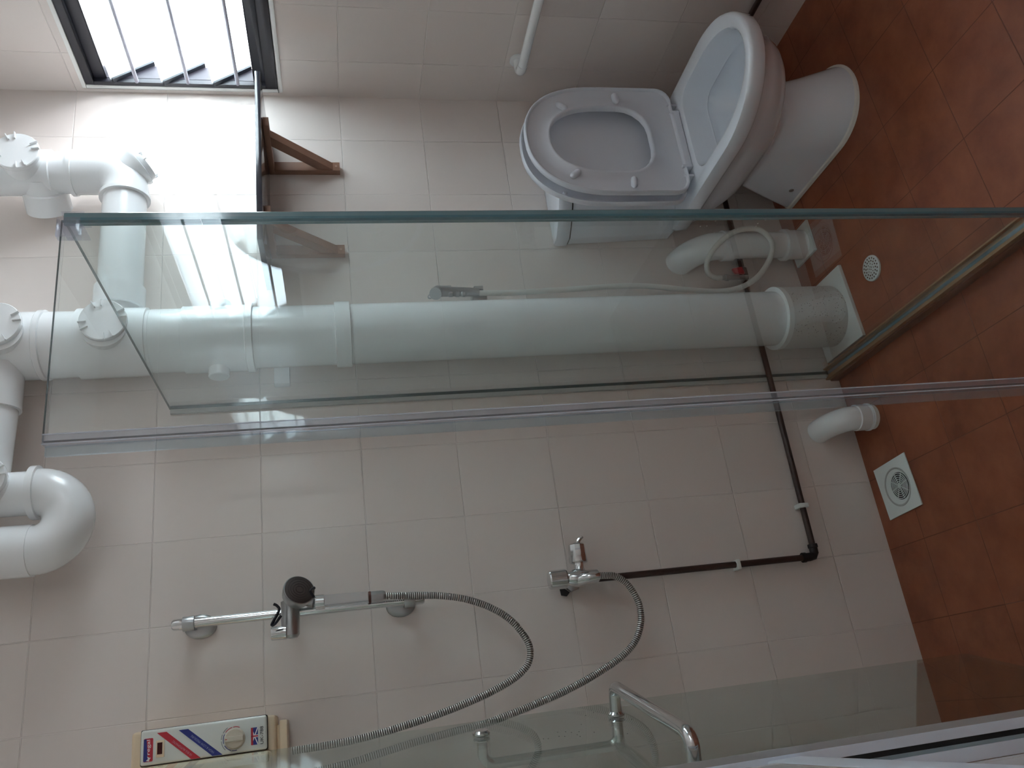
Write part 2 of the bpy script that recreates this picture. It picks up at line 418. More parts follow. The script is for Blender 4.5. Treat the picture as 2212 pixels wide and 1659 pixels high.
# ------------------------------------------------------------------ black shelf on two wooden brackets
sh = MB().quadbox((-.687, -.262, 1.6565), (-.148, -.002, 1.671)).build('wall_shelf', 'black_wood', bevel=.002)
tag(sh, 'glossy black wall shelf beside the window above the toilet', 'shelf')
def bracket(x, label):
    t = thing('shelf_bracket', (x, 0, 1.453), label, 'bracket', 'wooden brackets under the shelf')
    h = .0150
    MB().quadbox((x-h, -.216, 1.6405), (x+h, -.001, 1.656)).build('bracket_arm', 'wood', t, bevel=.001)
    b = MB().quadbox((x-h, -.022, 1.452), (x+h, -.0005, 1.6405), faces={'-y': None})
    b.build('bracket_post', 'wood', t, bevel=.001)
    poly = [(-.126, 1.6405), (-.166, 1.6405), (-.022, 1.472), (-.022, 1.516)]
    MB().prism(poly, lambda a, z, s: (s, a, z), x-h*.8, x+h*.8).build('bracket_brace', 'wood', t)
    MB().cyl((x, -.0215, 1.463), (x, -.0235, 1.463), .0035, n=12).build('screw', 'wood_end', t)
bracket(-.282, 'brown wooden shelf bracket under the window end of the black shelf')
bracket(-.570, 'brown wooden shelf bracket behind the glass under the black shelf')

# ------------------------------------------------------------------ pvc pipework
SX, SY, SR = -.876, -.092, .080
def cleanout_cap(parent, c, ax, r=.054, up=(0, 0, 1)):
    """screw cap with pairs of grip lugs"""
    ax = Vector(ax).normalized(); c = Vector(c)
    cap = MB().lathe(c, ax, [(0, r*.97), (.004, r*1.0), (.0135, r*1.0), (.016, r*.965), (.0165, 0)], 40).build('cleanout_cap', 'pvc', parent)
    u = ax.cross(Vector(up)).normalized(); w = ax.cross(u)
    for k in range(4):
        for s in (-1, 1):
            a = PI/2*k + PI/4*.4 + s*.20
            dr = u*math.cos(a) + w*math.sin(a); tn = ax.cross(dr)
            p = c + ax*.014 + dr*(r*.84)
            e = [p + dr*(r*.17*i) + tn*(.0014*j) + ax*(.0085*kk) for i, j, kk in ((-1,-1,0),(1,-1,0),(1,1,0),(-1,1,0),(-1,-1,1),(1,-1,1),(1,1,1),(-1,1,1))]
            MB().hexa(e).build('grip_lug', 'pvc', cap, bevel=.0005)
def collar(mb, p, ax, L, r, t=.005):
    mb.lathe(p, ax, [(0, r), (.0008, r+t), (L-.0008, r+t), (L, r)], 40)

st = thing('soil_stack', (SX, SY, dz(SX)), 'wide white vertical waste stack pipe running down the wall behind the fixed glass', 'pipe')
b = MB(); b.cyl((SX, SY, .19), (SX, SY, CZ), SR, n=64); b.build('pipe', 'pvc', st)
b = MB()
b.lathe((SX, SY, 0), (0,0,1), [(1.452, SR), (1.453, SR+.007), (1.491, SR+.007), (1.492, SR)], 64)
b.build('coupling', 'pvc', st); b = MB()
b.lathe((SX, SY, 0), (0,0,1), [(1.695, SR), (1.6965, SR+.010), (1.7125, SR+.010), (1.714, SR+.006), (1.865, SR+.006), (1.866, SR+.001), (1.940, SR+.001), (1.941, SR)], 64)
b.build('coupling', 'pvc', st)
b = MB()
b.lathe((SX, SY, 0), (0,0,1), [(1.948, SR), (1.949, SR+.006), (2.108, SR+.0085), (2.109, SR+.002), (2.182, SR+.003), (2.184, SR+.0075), (2.196, SR+.0075), (2.199, SR+.004), (2.50, SR+.004), (2.502, SR)], 64)
b.cyl((SX, SY, 2.035), (SX, -.182, 2.035), .052, n=40)
b.cyl((SX, SY, 2.262), (SX, -.182, 2.262), .052, n=40)
b.build('tee_fitting', 'pvc', st)
cleanout_cap(st, (SX+.014, -.178, 2.035), (0, -1, 0))
cleanout_cap(st, (SX+.014, -.178, 2.266), (0, -1, 0))
for s, z in ((1, 1.781), (-1, 1.783)):
    MB().lathe((SX + s*(SR-.006), SY, z), (s, 0, 0), [(0, .026), (.030, .026), (.032, .024), (.0325, 0)], 28).build('boss', 'pvc', st)
b = MB()
b.lathe((SX, SY, 0), (0,0,1), [(.030, SR+.012), (.205, SR+.012), (.207, SR+.003), (.226, SR-.002)], 64)
b.build('base_socket', 'pvc_dirty', st)
MB().lathe((SX, SY, 0), (0,0,1), [(.2056, SR+.0125), (.222, SR+.0135), (.2225, SR-.002)], 64).build('socket_bead', 'pvc_rim', st)
b = MB().hexa([(x, y, dz(x)+h) for h in (-.002, .010) for x, y in ((-.995,-.205),(-.765,-.207),(-.765,-.012),(-.995,-.012))])
b.build('base_plate', 'drain', st, bevel=.002)
MB().quadbox((SX-.105, -.030, 1.615), (SX-.01, -.002, 1.655)).build('wall_clamp', 'pvc', st, bevel=.002)

# right branch: drops from the ceiling, turns and runs to the stack
RX, RY, RR = -.362, -.092, .055
rb = thing('branch_pipe', (RX, RY, 2.0), 'white branch pipe with a bend and angled cleanout cap left of the window', 'pipe')
b = MB(); b.cyl((RX, RY, 2.10), (RX, RY, CZ), RR, n=48); b.cyl((RX-.055, RY, 2.026), (SX+.05, RY, 2.026), RR, n=48)
b.build('pipe', 'pvc', rb)
b = MB(); b.tube([(RX, RY, 2.16)] + arc((RX-.06, RY, 2.086), (1,0,0), (0,0,-1), .060, 0, 90, 14) + [(RX-.075, RY, 2.026)], RR+.0035, 48)
collar(b, (RX, RY, 2.152), (0,0,1), .012, RR+.001, .006)
collar(b, (RX-.075, RY, 2.026), (-1,0,0), .012, RR+.001, .008)
b.build('elbow', 'pvc', rb)
b = MB(); dv = Vector((.62, -.10, -.78)).normalized(); c0 = Vector((RX-.030, RY, 2.056))
b.lathe(c0, dv, [(0, .050), (.062, .050), (.074, .056), (.080, .056), (.082, .050)], 40); b.build('cleanout_branch', 'pvc', rb)
cleanout_cap(rb, c0 + dv*.080, dv, .050, (0, 1, 0))
b = MB()
b.lathe((RX, RY, 2.205), (0,0,1), [(0, RR), (.002, RR+.006), (.17, RR+.006), (.172, RR)], 48)
b.cyl((RX, RY, 2.268), (RX, -.175, 2.268), .050, n=40)
dl = Vector((-.52, .85, 0)).normalized()
b.lathe((RX-.012, RY-.006, 2.236), dl, [(0, .050), (.040, .050), (.044, .056), (.098, .057), (.099, .050)], 40)
b.build('tee_fitting', 'pvc', rb)
cleanout_cap(rb, (RX-.002, -.172, 2.268), (0, -1, 0), .055)
b = MB(); collar(b, (SX+SR+.012, RY, 2.026), (1,0,0), .060, RR, .007); b.build('coupling', 'pvc', rb)

# left branch with the floor trap of the flat above
TX1, TX2, TY = -1.256, -1.388, -.112
tb = thing('trap_pipe', (TX2, TY, 2.1), 'white U-bend trap pipe hanging from the ceiling above the shower', 'pipe')
b = MB(); b.tube([(TX1, TY, 2.172)] + arc(((TX1+TX2)/2, TY, 2.168), (1,0,0), (0,0,-1), .066, 0, 180, 26) + [(TX2, TY, 2.172)], .0545, 48)
b.build('u_bend', 'pvc', tb)
b = MB(); b.cyl((TX1, TY, 2.17), (TX1, TY, 2.42), .050, n=48); collar(b, (TX1, TY, 2.166), (0,0,1), .016, .0535, .008)
b.cyl((TX2, TY, 2.17), (TX2, TY, CZ), .0575, n=48); b.build('pipe', 'pvc', tb)
cleanout_cap(tb, (TX1+.02, -.172, 2.262), (0, -1, 0), .050)
b = MB(); b.cyl((TX1, TY, 2.262), (TX1+.015, -.170, 2.262), .047, n=40); b.build('cleanout_branch', 'pvc', tb)
b = MB(); b.cyl((TX1, TY, 2.290), (-.95, SY, 2.290), .055, n=48)
collar(b, (-1.045, -.098, 2.290), (1, -.05, 0), .11, .054, .008)
b.build('horizontal_pipe', 'pvc', tb)

# low outlet pipe beside the toilet
op = thing('outlet_pipe', (-.615, -.072, dz(-.615)), 'white bent outlet pipe with a square floor plate beside the cistern', 'pipe')
b = MB(); b.cyl((-.613, -.075, dz(-.6)), (-.613, -.075, .30), .0405, n=36); b.build('pipe', 'pvc', op)
b = MB(); b.tube(spline([(-.613,-.075,.285), (-.613,-.075,.325), (-.614,-.068,.360), (-.618,-.048,.395), (-.623,-.018,.422), (-.627,.035,.440)], 6), .0425, 36)
collar(b, (-.613,-.075,.283), (0,0,1), .035, .0420, .005); b.build('elbow', 'pvc', op)
b = MB(); b.lathe((-.613,-.075,0), (0,0,1), [(.03, .046), (.098, .046), (.100, .050), (.112, .049), (.115, .040)], 36); b.build('base_socket', 'pvc', op)
MB().hexa([(x, y, dz(x)+h) for h in (-.002, .008) for x, y in ((-.665,-.130),(-.560,-.135),(-.560,-.020),(-.665,-.020))]).build('base_plate', 'drain', op, bevel=.002)

# low elbow pipe in the shower
ep = thing('drain_elbow', (-1.2, -.11, 0), 'white elbow pipe from the shower wall down into the floor', 'pipe')
b = MB(); b.tube(spline([(-1.208, 0.035, .117), (-1.207, 0.0, .117), (-1.206,-.040,.114), (-1.205,-.072,.100), (-1.203,-.091,.074), (-1.203,-.096,.040)], 6), .0345, 32)
b.build('elbow', 'pvc', ep)
b = MB(); collar(b, (-1.203,-.096,.022), (0,0,1), .034, .034, .0035); b.build('coupling', 'pvc', ep); b = MB(); b.lathe((-1.203,-.096,.012), (0,0,1), [(0,.036),(.002,.0395),(.004,.036),(.007,.0395),(.009,.035)], 32); b.build('sealing_ring', 'pvc', ep)
MB().lathe((-1.203,-.096,0), (0,0,1), [(0,.036),(.010,.034),(.012,.030)], 32).build('floor_ring', 'caulk', ep)

# ------------------------------------------------------------------ brown water pipe
bp = thing('water_pipe', (-1.0, -.018, .23), 'dark brown water pipe along the wall foot rising to the shower valve', 'pipe')
zz = lambda x: .226 - .012*x
b = MB(); b.tube([(-.008, -.02, zz(0)), (-.40,-.02,zz(-.4)), (-.7,-.019,zz(-.7)), (-1.1,-.019,zz(-1.1)), (-1.556,-.020,zz(-1.556))], .0085, 16)
b.build('pipe', 'brown_pipe', bp)
MB().cyl((-1.566, -.020, .255), (-1.564, -.020, .925), .0085, n=16).build('riser', 'brown_pipe', bp)
MB().cyl((-.018, -.005, zz(0)), (-.018, -1.9, .226), .0085, n=16).build('side_pipe', 'brown_pipe', bp)
b = MB(); b.tube([(-1.535,-.020,.2445), (-1.556,-.020,.245), (-1.564,-.020,.250), (-1.566,-.020,.262), (-1.566,-.020,.285)], .0115, 16)
b.lathe((-1.532,-.020,.2445), (-1,0,0), [(0,.0115),(.001,.0135),(.010,.0135),(.011,.0115)], 16); b.lathe((-1.566,-.020,.274), (0,0,1), [(0,.0115),(.001,.0135),(.010,.0135),(.011,.0115)], 16)
b.build('pipe_elbow', 'dark_metal', bp)
b = MB(); b.lathe((-.695,-.020,zz(-.7)), (1,0,0), [(0,.009),(.004,.014),(.03,.014),(.034,.009)], 14); b.build('pipe_tee', 'brown_pipe', bp)
b = MB(); b.quadbox((-1.431,-.0305,zz(-1.43)-.0145), (-1.418,0,zz(-1.43)+.0145)); b.build('pipe_clip', 'drain', bp, bevel=.003)
b = MB(); b.quadbox((-1.580,-.0305,.470), (-1.553,0,.482)); b.build('pipe_clip', 'drain', bp, bevel=.003)

# ------------------------------------------------------------------ shower valve
vv = thing('shower_valve', (-1.565, -.05, .93), 'chrome shower valve tap with two knobs on the brown riser', 'tap')
b = MB(); b.lathe((-1.563,-.062,.876), (0,0,1), [(0,.012),(.003,.0165),(.030,.0175),(.040,.021),(.052,.023),(.066,.021),(.078,.017),(.082,.015)], 28); b.build('valve_body', 'chrome', vv)
b = MB(); b.cyl((-1.563,-.062,.930), (-1.563,-.012,.930), .012, n=20); b.lathe((-1.565,-.001,.932), (0,-1,0), [(0,.024),(.008,.023),(.011,.013)], 6); b.build('wall_inlet', 'chrome_dull', vv)
b = MB(); b.lathe((-1.562,-.062,.958), (0,0,1), [(0,.014),(.002,.0225),(.005,.0245),(.044,.0235),(.047,.021),(.048,0)], 32); b.build('large_knob', 'chrome', vv)
b = MB(); b.lathe((-1.548,-.062,.923), (1,0,-.03), [(0,.015),(.010,.0125),(.020,.0125),(.021,.0215),(.024,.0235),(.066,.0215),(.069,.019),(.0695,0)], 10); b.build('side_knob', 'chrome', vv)
b = MB(); b.tube([(-1.476,-.062,.917), (-1.468,-.064,.912), (-1.462,-.066,.902)], lambda i: (.006,.005,.0035)[i], 10); b.build('lever', 'chrome', vv)
b = MB(); b.tube([(-1.572,-.060,.936), (-1.569,-.080,.922), (-1.567,-.090,.900), (-1.567,-.088,.884)], lambda i: (.013,.014,.0135,.012)[i], 20); b.build('outlet', 'chrome', vv)
b = MB(); b.prism([(-1.598,.950),(-1.589,.941),(-1.574,.958),(-1.574,.915),(-1.556,.9),(-1.556,.965),(-1.590,.966)][:3]+[(-1.576,.966),(-1.594,.964)], lambda a, z, t: (a, t, z), -.006, -.0005); b.build('wall_bracket', 'dark_metal', vv, bevel=.001)

# ------------------------------------------------------------------ shower rail
sr = thing('shower_rail', (-1.573, 0, 1.6), 'chrome shower riser rail with slider on the back wall', 'rail')
RYY = -.052
MB().cyl((-1.573, RYY, 1.345), (-1.573, RYY, 1.872), .0108, n=24).build('rail', 'chrome', sr)
def rail_end(z, up):
    b = MB()
    pts = [(.028*math.cos(a), .036*math.sin(a)) for a in [2*PI*i/28 for i in range(28)]]
    rings = [[(-1.576+px, -.0005-t, z+(-.018*up)+pz) for px, pz in [(p[0]*k, p[1]*k) for p in pts]] for t, k in ((0,1.0),(.005,1.0),(.009,.9),(.012,.72))]
    b.loft(rings); b.build('wall_plate', 'chrome_dull', sr)
    b = MB(); b.quadbox((-1.584, RYY, z-.012), (-1.562, -.004, z+.012)); b.lathe((-1.573, RYY, z-.013), (0,0,1), [(0,.0115),(0,.0165),(.026,.0165),(.026,.0115)], 28)
    b.build('rail_holder', 'chrome_dull', sr, bevel=.0015)
    MB().lathe((-1.573, RYY, z+.012*up), (0,0,up), [(0,.0135),(.020,.0125),(.024,.010),(.0245,0)], 24).build('rail_cap', 'chrome', sr)
rail_end(1.852, 1); rail_end(1.352, -1)
b = MB(); b.lathe((-1.546, RYY-.010, 1.628), (-1, .05, 0), [(0,.018),(.002,.021),(.040,.021),(.042,.0215),(.078,.020),(.084,.015),(.086,0)], 32); b.build('slider', 'chrome_dull', sr)
b = MB(); b.lathe((-1.617, RYY-.012, 1.638), (0,0,1), [(0,.0160),(.031,.0155),(.033,.0145),(.0335,0)], 28); b.build('slider_knob', 'chrome', sr)

hs = thing('hand_shower', (-1.556, -.095, 1.50), 'hand shower with dark round face and clear handle held on the rail slider', 'shower head')
hd = Vector((.36, -.86, -.34)).normalized(); hc = Vector((-1.530, -.100, 1.604))
b = MB(); b.lathe(hc - hd*.040, hd, [(0,.012),(.006,.025),(.014,.033),(.034,.0365),(.040,.0365),(.0405,.034)], 40); b.build('head', 'chrome_dull', hs)
fc = MB().lathe(hc - hd*.0002, hd, [(0,.0345),(.002,.0342),(.0028,.032),(.0024,0)], 40).build('spray_face', 'shower_face', hs)
b = MB()
for rr in (.008,.014,.020,.026): b.lathe(hc+hd*.0022, hd, [(0,rr),(.0007,rr+.0003),(.0007,rr+.001),(0,rr+.0013)], 36)
b.build('nozzle_rings', 'dark_metal', hs)
b = MB(); b.cyl((-1.545,-.075,1.606), (-1.559,-.082,1.572), .0145, .013, 24); b.build('neck', 'chrome_dull', hs)
MB().lathe((-1.5595,-.088,1.571), (-.002,-.0,-1), [(0,.0150),(.001,.0162),(.021,.0162),(.022,.0150)], 28).build('upper_collar', 'chrome', hs)
MB().lathe((-1.560,-.088,1.550), (-.002,0,-1), [(0,.0145),(.10,.0128),(.116,.0115),(.120,.006)], 28).build('handle', 'acrylic', hs)
MB().lathe((-1.562,-.090,1.449), (-.002,0,-1), [(0,.0105),(.001,.0138),(.006,.0138),(.007,.0105)], 28).build('washer', 'rust', hs)
MB().lathe((-1.562,-.090,1.4425), (-.002,0,-1), [(0,.0135),(.026,.0132),(.032,.0115),(.034,.009)], 6).build('hose_nut', 'chrome_dull', hs)
b = MB(); b.tube(spline([(-1.552,-.113,1.572), (-1.538,-.118,1.578), (-1.530,-.108,1.570)], 4), .0035, 8); b.build('cord', 'cord', hs)
b = MB(); b.tube(spline([(-1.556,-.100,1.662), (-1.560,-.098,1.655), (-1.570,-.098,1.650), (-1.590,-.098,1.661), (-1.602,-.098,1.667), (-1.599,-.098,1.659), (-1.583,-.098,1.646)], 5), .0032, 8)
b.build('cord', 'cord', hs)

def metal_hose(name, pts, label, r=.0084):
    P = resample(spline(pts, 16), .00125)
    o = MB().tube(P, lambda i: r*.86 if i % 4 == 0 else r, 12, mats=['hose_metal' if i % 4 in (1, 2) else 'hose_groove' for i in range(len(P)-1)]).build(name, 'hose_metal', angle=80)
    return tag(o, label, 'hose')
metal_hose('shower_hose', [(-1.562,-.090,1.414), (-1.566,-.088,1.368), (-1.569,-.085,1.325), (-1.576,-.083,1.270), (-1.590,-.081,1.215), (-1.614,-.08,1.162), (-1.645,-.08,1.120), (-1.684,-.08,1.091), (-1.719,-.08,1.079), (-1.754,-.08,1.090), (-1.780,-.08,1.126), (-1.803,-.08,1.184), (-1.822,-.08,1.251), (-1.839,-.08,1.327), (-1.852,-.08,1.401), (-1.862,-.08,1.473), (-1.867,-.078,1.543), (-1.869,-.075,1.632)],
    'silver corrugated hose looping from the hand shower up to the heater')
metal_hose('supply_hose', [(-1.567,-.088,.884), (-1.568,-.085,.862), (-1.571,-.082,.840), (-1.590,-.08,.814), (-1.620,-.08,.797), (-1.652,-.08,.789), (-1.690,-.08,.794), (-1.731,-.08,.817), (-1.764,-.08,.861), (-1.793,-.08,.925), (-1.819,-.08,.998), (-1.841,-.08,1.079), (-1.857,-.08,1.148), (-1.868,-.08,1.203), (-1.876,-.08,1.278), (-1.886,-.08,1.362), (-1.899,-.08,1.445), (-1.912,-.08,1.530), (-1.918,-.076,1.632)],
    'silver corrugated hose looping from the shower valve up to the heater')

# ------------------------------------------------------------------ water heater
ht = thing('water_heater', (-1.9, 0, 1.64), 'cream electric water heater with red and blue stripes and a dial', 'water heater')
MB().quadbox((-2.028, -.082, 1.664), (-1.790, -.001, 1.958)).build('heater_body', 'cream', ht, bevel=.010, seg=4)
MB().quadbox((-2.020, -.070, 1.641), (-1.803, -.006, 1.657)).build('base_flange', 'cream', ht, bevel=.003)
MB().quadbox((-2.020, -.060, 1.655), (-1.812, -.010, 1.668)).build('base_neck', 'cream', ht)
MB().quadbox((-2.022, -.118, 1.672), (-1.861, -.080, 1.952)).build('front_cover', 'cream', ht, bevel=.012, seg=4)
pnl = MB().quadbox((-1.8585, -.100, 1.681), (-1.7895, -.078, 1.9355)).build('control_panel', 'panel', ht, bevel=.006, seg=4)
MB().quadbox((-1.8592, -.0975, 1.6803), (-1.7888, -.080, 1.9362)).build('panel_gasket', 'black_fill', ht, bevel=.004, seg=3)
YF = -.1003
def flat(name, poly, mat, y=YF, t=.0005):
    return MB().prism(poly, lambda a, z, s: (a, s, z), y, y-t).build(name, mat, pnl, smooth=False)
def rrect(x0, x1, z0, z1, r, n=5):
    P = []
    for cx, cz, a0 in ((x1-r, z1-r, 0), (x0+r, z1-r, 90), (x0+r, z0+r, 180), (x1-r, z0+r, 270)):
        for i in range(n+1):
            a = math.radians(a0+90*i/n); P.append((cx+r*math.cos(a), cz+r*math.sin(a)))
    return P
flat('red_stripe', [(-1.7975, 1.9035), (-1.7975, 1.8845), (-1.8575, 1.8155), (-1.8575, 1.8342)], 'ink_red')
flat('blue_stripe', [(-1.7975, 1.8605), (-1.7975, 1.8415), (-1.8570, 1.7717), (-1.8570, 1.7921)], 'ink_blue')
flat('logo_patch', [p for p in rrect(-1.8512, -1.8060, 1.9105, 1.9290, .0025)], 'ink_red')
flat('logo_blue', [(-1.8500, 1.9200), (-1.8070, 1.9235), (-1.8070, 1.9280), (-1.8085, 1.9288), (-1.8490, 1.9288), (-1.8508, 1.9270)], 'ink_blue', y=YF-.0005, t=.0003)
def lettering(txt, x, z, h, mat, parent, y=YF-.0008, rot=0.0, width=None, name='lettering'):
    cu = bpy.data.curves.new(name, 'FONT'); cu.body = txt; cu.size = h*1.38; cu.align_x = 'LEFT'; cu.extrude = .0002
    tmp = bpy.data.objects.new(name, cu); COL.objects.link(tmp)
    bpy.context.view_layer.update()
    me = bpy.data.meshes.new_from_object(tmp.evaluated_get(bpy.context.evaluated_depsgraph_get()))
    bpy.data.objects.remove(tmp)
    w = max(v.co.x for v in me.vertices) - min(v.co.x for v in me.vertices)
    sx = (width/w) if width else 1.0
    ca, sa = math.cos(rot), math.sin(rot)
    for v in me.vertices:
        a, b2, c = v.co.x*sx, v.co.y, v.co.z
        v.co = (x + a*ca - b2*sa, y - c, z + a*sa + b2*ca)
    me.materials.clear(); me.materials.append(M[mat])
    o = bpy.data.objects.new(name, me); COL.objects.link(o); o.parent = parent
    return o
lettering('regal', -1.8390, 1.9165, .0068, 'ink_white', pnl, width=.0290)
flat('logo_bird', [(-1.8490, 1.9235), (-1.8455, 1.9195), (-1.8405, 1.9215), (-1.8435, 1.9170), (-1.8440, 1.9140), (-1.8465, 1.9165), (-1.8505, 1.9175)], 'ink_white', y=YF-.0008, t=.0003)
lettering('UK-788', -1.8475, 1.6885, .0068, 'ink_black', pnl, width=.0355)
ang = math.atan2(1.9035-1.8342, .060)
lettering('15 ELS AUTOMATIC', -1.8490, 1.8320, .0042, 'ink_faint', pnl, rot=ang, width=.050)
lettering('HIGH & LOW PRESSURE', -1.8495, 1.7880, .0046, 'ink_faintb', pnl, rot=ang, width=.060)
o8 = lettering('8', 0, 0, .0090, 'pvc_rim', st, name='print_mark')
for v in o8.data.vertices: v.co = (-.9568 - abs(v.co.y)*.02, -.098 + v.co.z, 1.637 - v.co.x)
o8.matrix_parent_inverse = Matrix.Translation(-st.location)
# flag patch
flat('flag', rrect(-1.8465, -1.8120, 1.6995, 1.7138, .0003), 'ink_blue')
for (p, mname, lv) in (([(-1.8465,1.7138),(-1.8440,1.7138),(-1.8120,1.7007),(-1.8120,1.6995),(-1.8145,1.6995),(-1.8465,1.7126)], 'ink_white', 1),
                   ([(-1.8120,1.7138),(-1.8145,1.7138),(-1.8465,1.7007),(-1.8465,1.6995),(-1.8440,1.6995),(-1.8120,1.7126)], 'ink_white', 1),
                   ([(-1.8320,1.6995),(-1.8265,1.6995),(-1.8265,1.7138),(-1.8320,1.7138)], 'ink_white', 2),
                   ([(-1.8465,1.7095),(-1.8120,1.7095),(-1.8120,1.7138),(-1.8465,1.7138)], 'ink_red', 3),
                   ([(-1.8307,1.6995),(-1.8278,1.6995),(-1.8278,1.7138),(-1.8307,1.7138)], 'ink_red', 3)):
    flat('flag_stripe', p, mname, y=YF-.0004-.0002*lv, t=.0002)
MB().quadbox((-1.8455, -.1040, 1.8880), (-1.8125, -.0995, 1.9040)).build('display_bezel', 'cream', pnl, bevel=.001)
MB().quadbox((-1.8395, -.1046, 1.8915), (-1.8168, -.1038, 1.9015)).build('display', 'display', pnl)
dial = MB().lathe((-1.8290, -.1000, 1.7470), (0, -1, 0), [(0,.0215),(.008,.0205),(.0105,.0185),(.011,0)], 40).build('dial', 'dial', ht)
b = MB(); b.hexa([(-1.8290+a*.0062*k2, -.1105-t, 1.7470+c*.0185) for t, k2 in ((0,1.0),(.008,.7)) for a, c in ((-1,-1),(1,-1),(1,1),(-1,1))]); b.build('dial_grip', 'dial', dial, bevel=.001)
MB().quadbox((-1.8297, -.1188, 1.7605), (-1.8283, -.1183, 1.7645)).build('dial_mark', 'ink_red', dial)
def arcband(c, r0, r1, a0, a1, mat, n=12):
    P = [(c[0]+r1*math.cos(math.radians(a0+(a1-a0)*i/n)), c[1]+r1*math.sin(math.radians(a0+(a1-a0)*i/n))) for i in range(n+1)]
    P += [(c[0]+r0*math.cos(math.radians(a1-(a1-a0)*i/n)), c[1]+r0*math.sin(math.radians(a1-(a1-a0)*i/n))) for i in range(n+1)]
    flat('dial_scale', P, mat)
for a0, a1, mt_ in ((-25, 8, 'ink_red'), (14, 52, 'ink_red'), (62, 108, 'ink_blue'), (118, 160, 'ink_blue'), (166, 190, 'ink_blue')):
    arcband((-1.829, 1.747), .0230, .0243, a0, a1, mt_)
for a0, a1 in ((32, 60), (66, 88), (94, 136)):
    arcband((-1.829, 1.747), .0268, .0282, a0, a1, 'ink_grey')

# ------------------------------------------------------------------ bidet spray, hose and angle valve
sp = thing('bidet_spray', (-.745, -.04, 1.1), 'grey chrome bidet spray in its wall holder beside the stack pipe', 'spray')
b = MB(); b.tube([(-.738,-.050,1.085), (-.736,-.050,1.110), (-.735,-.052,1.150), (-.734,-.054,1.185), (-.735,-.058,1.205), (-.742,-.066,1.215)], lambda i: (.0115,.0125,.0135,.015,.0165,.013)[i], 20); b.build('spray_body', 'chrome_cast', sp)
MB().lathe((-.740,-.062,1.206), (-.6,-.7,.35), [(0,.014),(.016,.0175),(.022,.0175),(.023,0)], 24).build('spray_nozzle', 'chrome_cast', sp)
b = MB()
for z in (1.132, 1.150, 1.168): b.lathe((-.7475,-.060,z), (0,0,1), [(-.008,.004),(-.004,.008),(.004,.008),(.008,.004)], 14)
b.build('finger_grip', 'chrome_cast', sp)
MB().quadbox((-.726, -.064, 1.165), (-.720, -.050, 1.205)).build('trigger', 'chrome_cast', sp, bevel=.001)
b = MB(); b.lathe((-.747,-.05,1.226), (0,1,0), [(-.002,.004),(-.002,.007),(.002,.007),(.002,.004)], 16, closed=True); b.build('hanging_loop', 'chrome_cast', sp)
b = MB(); b.quadbox((-.762, -.045, 1.062), (-.728, -.001, 1.104)); b.build('wall_holder', 'chrome_cast', sp, bevel=.004)
MB().hexa([(-.729,-.052,1.072),(-.717,-.052,1.072),(-.717,-.04,1.072),(-.729,-.04,1.072),(-.726,-.052,1.098),(-.718,-.052,1.098),(-.718,-.04,1.098),(-.726,-.04,1.098)]).build('holder_clip', 'chrome_cast', sp)
wh = MB().tube(spline([(-.740,-.050,1.086), (-.742,-.050,1.000), (-.740,-.05,.929), (-.735,-.05,.789), (-.729,-.05,.644), (-.737,-.052,.543), (-.751,-.056,.457), (-.762,-.060,.370), (-.756,-.064,.292), (-.722,-.072,.221), (-.672,-.100,.180), (-.632,-.126,.178), (-.597,-.135,.210), (-.590,-.135,.250), (-.603,-.132,.305), (-.632,-.110,.352), (-.664,-.078,.376), (-.694,-.055,.372), (-.706,-.044,.345), (-.706,-.042,.325)], 8), .0082, 14).build('spray_hose', 'hose_white')
tag(wh, 'white plastic bidet spray hose curled in a loop near the floor', 'hose')
av = thing('angle_valve', (-.70, -.03, .26), 'small angle valve with a red lever on the brown pipe', 'valve')
b = MB(); b.cyl((-.706,-.042,.236), (-.706,-.042,.330), .0075, n=16); b.lathe((-.706,-.042,.300), (0,0,1), [(0,.008),(.001,.0105),(.012,.0105),(.013,.008)], 6); b.cyl((-.706,-.020,.250), (-.706,-.044,.250), .009, n=16)
b.build('valve_body', 'chrome_dull', av)
b = MB(); b.hexa([(-.700,-.058,.250),(-.676,-.058,.256),(-.676,-.048,.256),(-.700,-.048,.250),(-.700,-.058,.282),(-.682,-.058,.290),(-.682,-.048,.290),(-.700,-.048,.282)]); b.build('lever', 'red', av, bevel=.003)

# ------------------------------------------------------------------ towel rail on the right wall
tr = thing('grab_rail', (-.03, -.19, .9), 'white plastic rail fixed on the wall below the window', 'rail')
MB().cyl((-.060, -.215, .8985), (-.060, -1.25, .8985), .0135, n=28).build('rail', 'pvc', tr)
MB().tube([(-.0005, -.181, .898), (-.030, -.181, .898)] + arc((-.030, -.211, .8985), (0, 1, 0), (-1, 0, 0), .030, 0, 90, 8) + [(-.060, -.222, .8985)], .0150, 24).build('rail_elbow', 'pvc', tr)
MB().lathe((-.0005, -.181, .898), (-1, 0, 0), [(0, .026), (.004, .026), (.008, .018)], 28).build('wall_rose', 'pvc', tr)
MB().tube([(-.0005, -1.28, .898), (-.030, -1.28, .898)] + arc((-.030, -1.250, .8985), (0, -1, 0), (-1, 0, 0), .030, 0, 90, 8), .0150, 24).build('rail_elbow', 'pvc', tr)

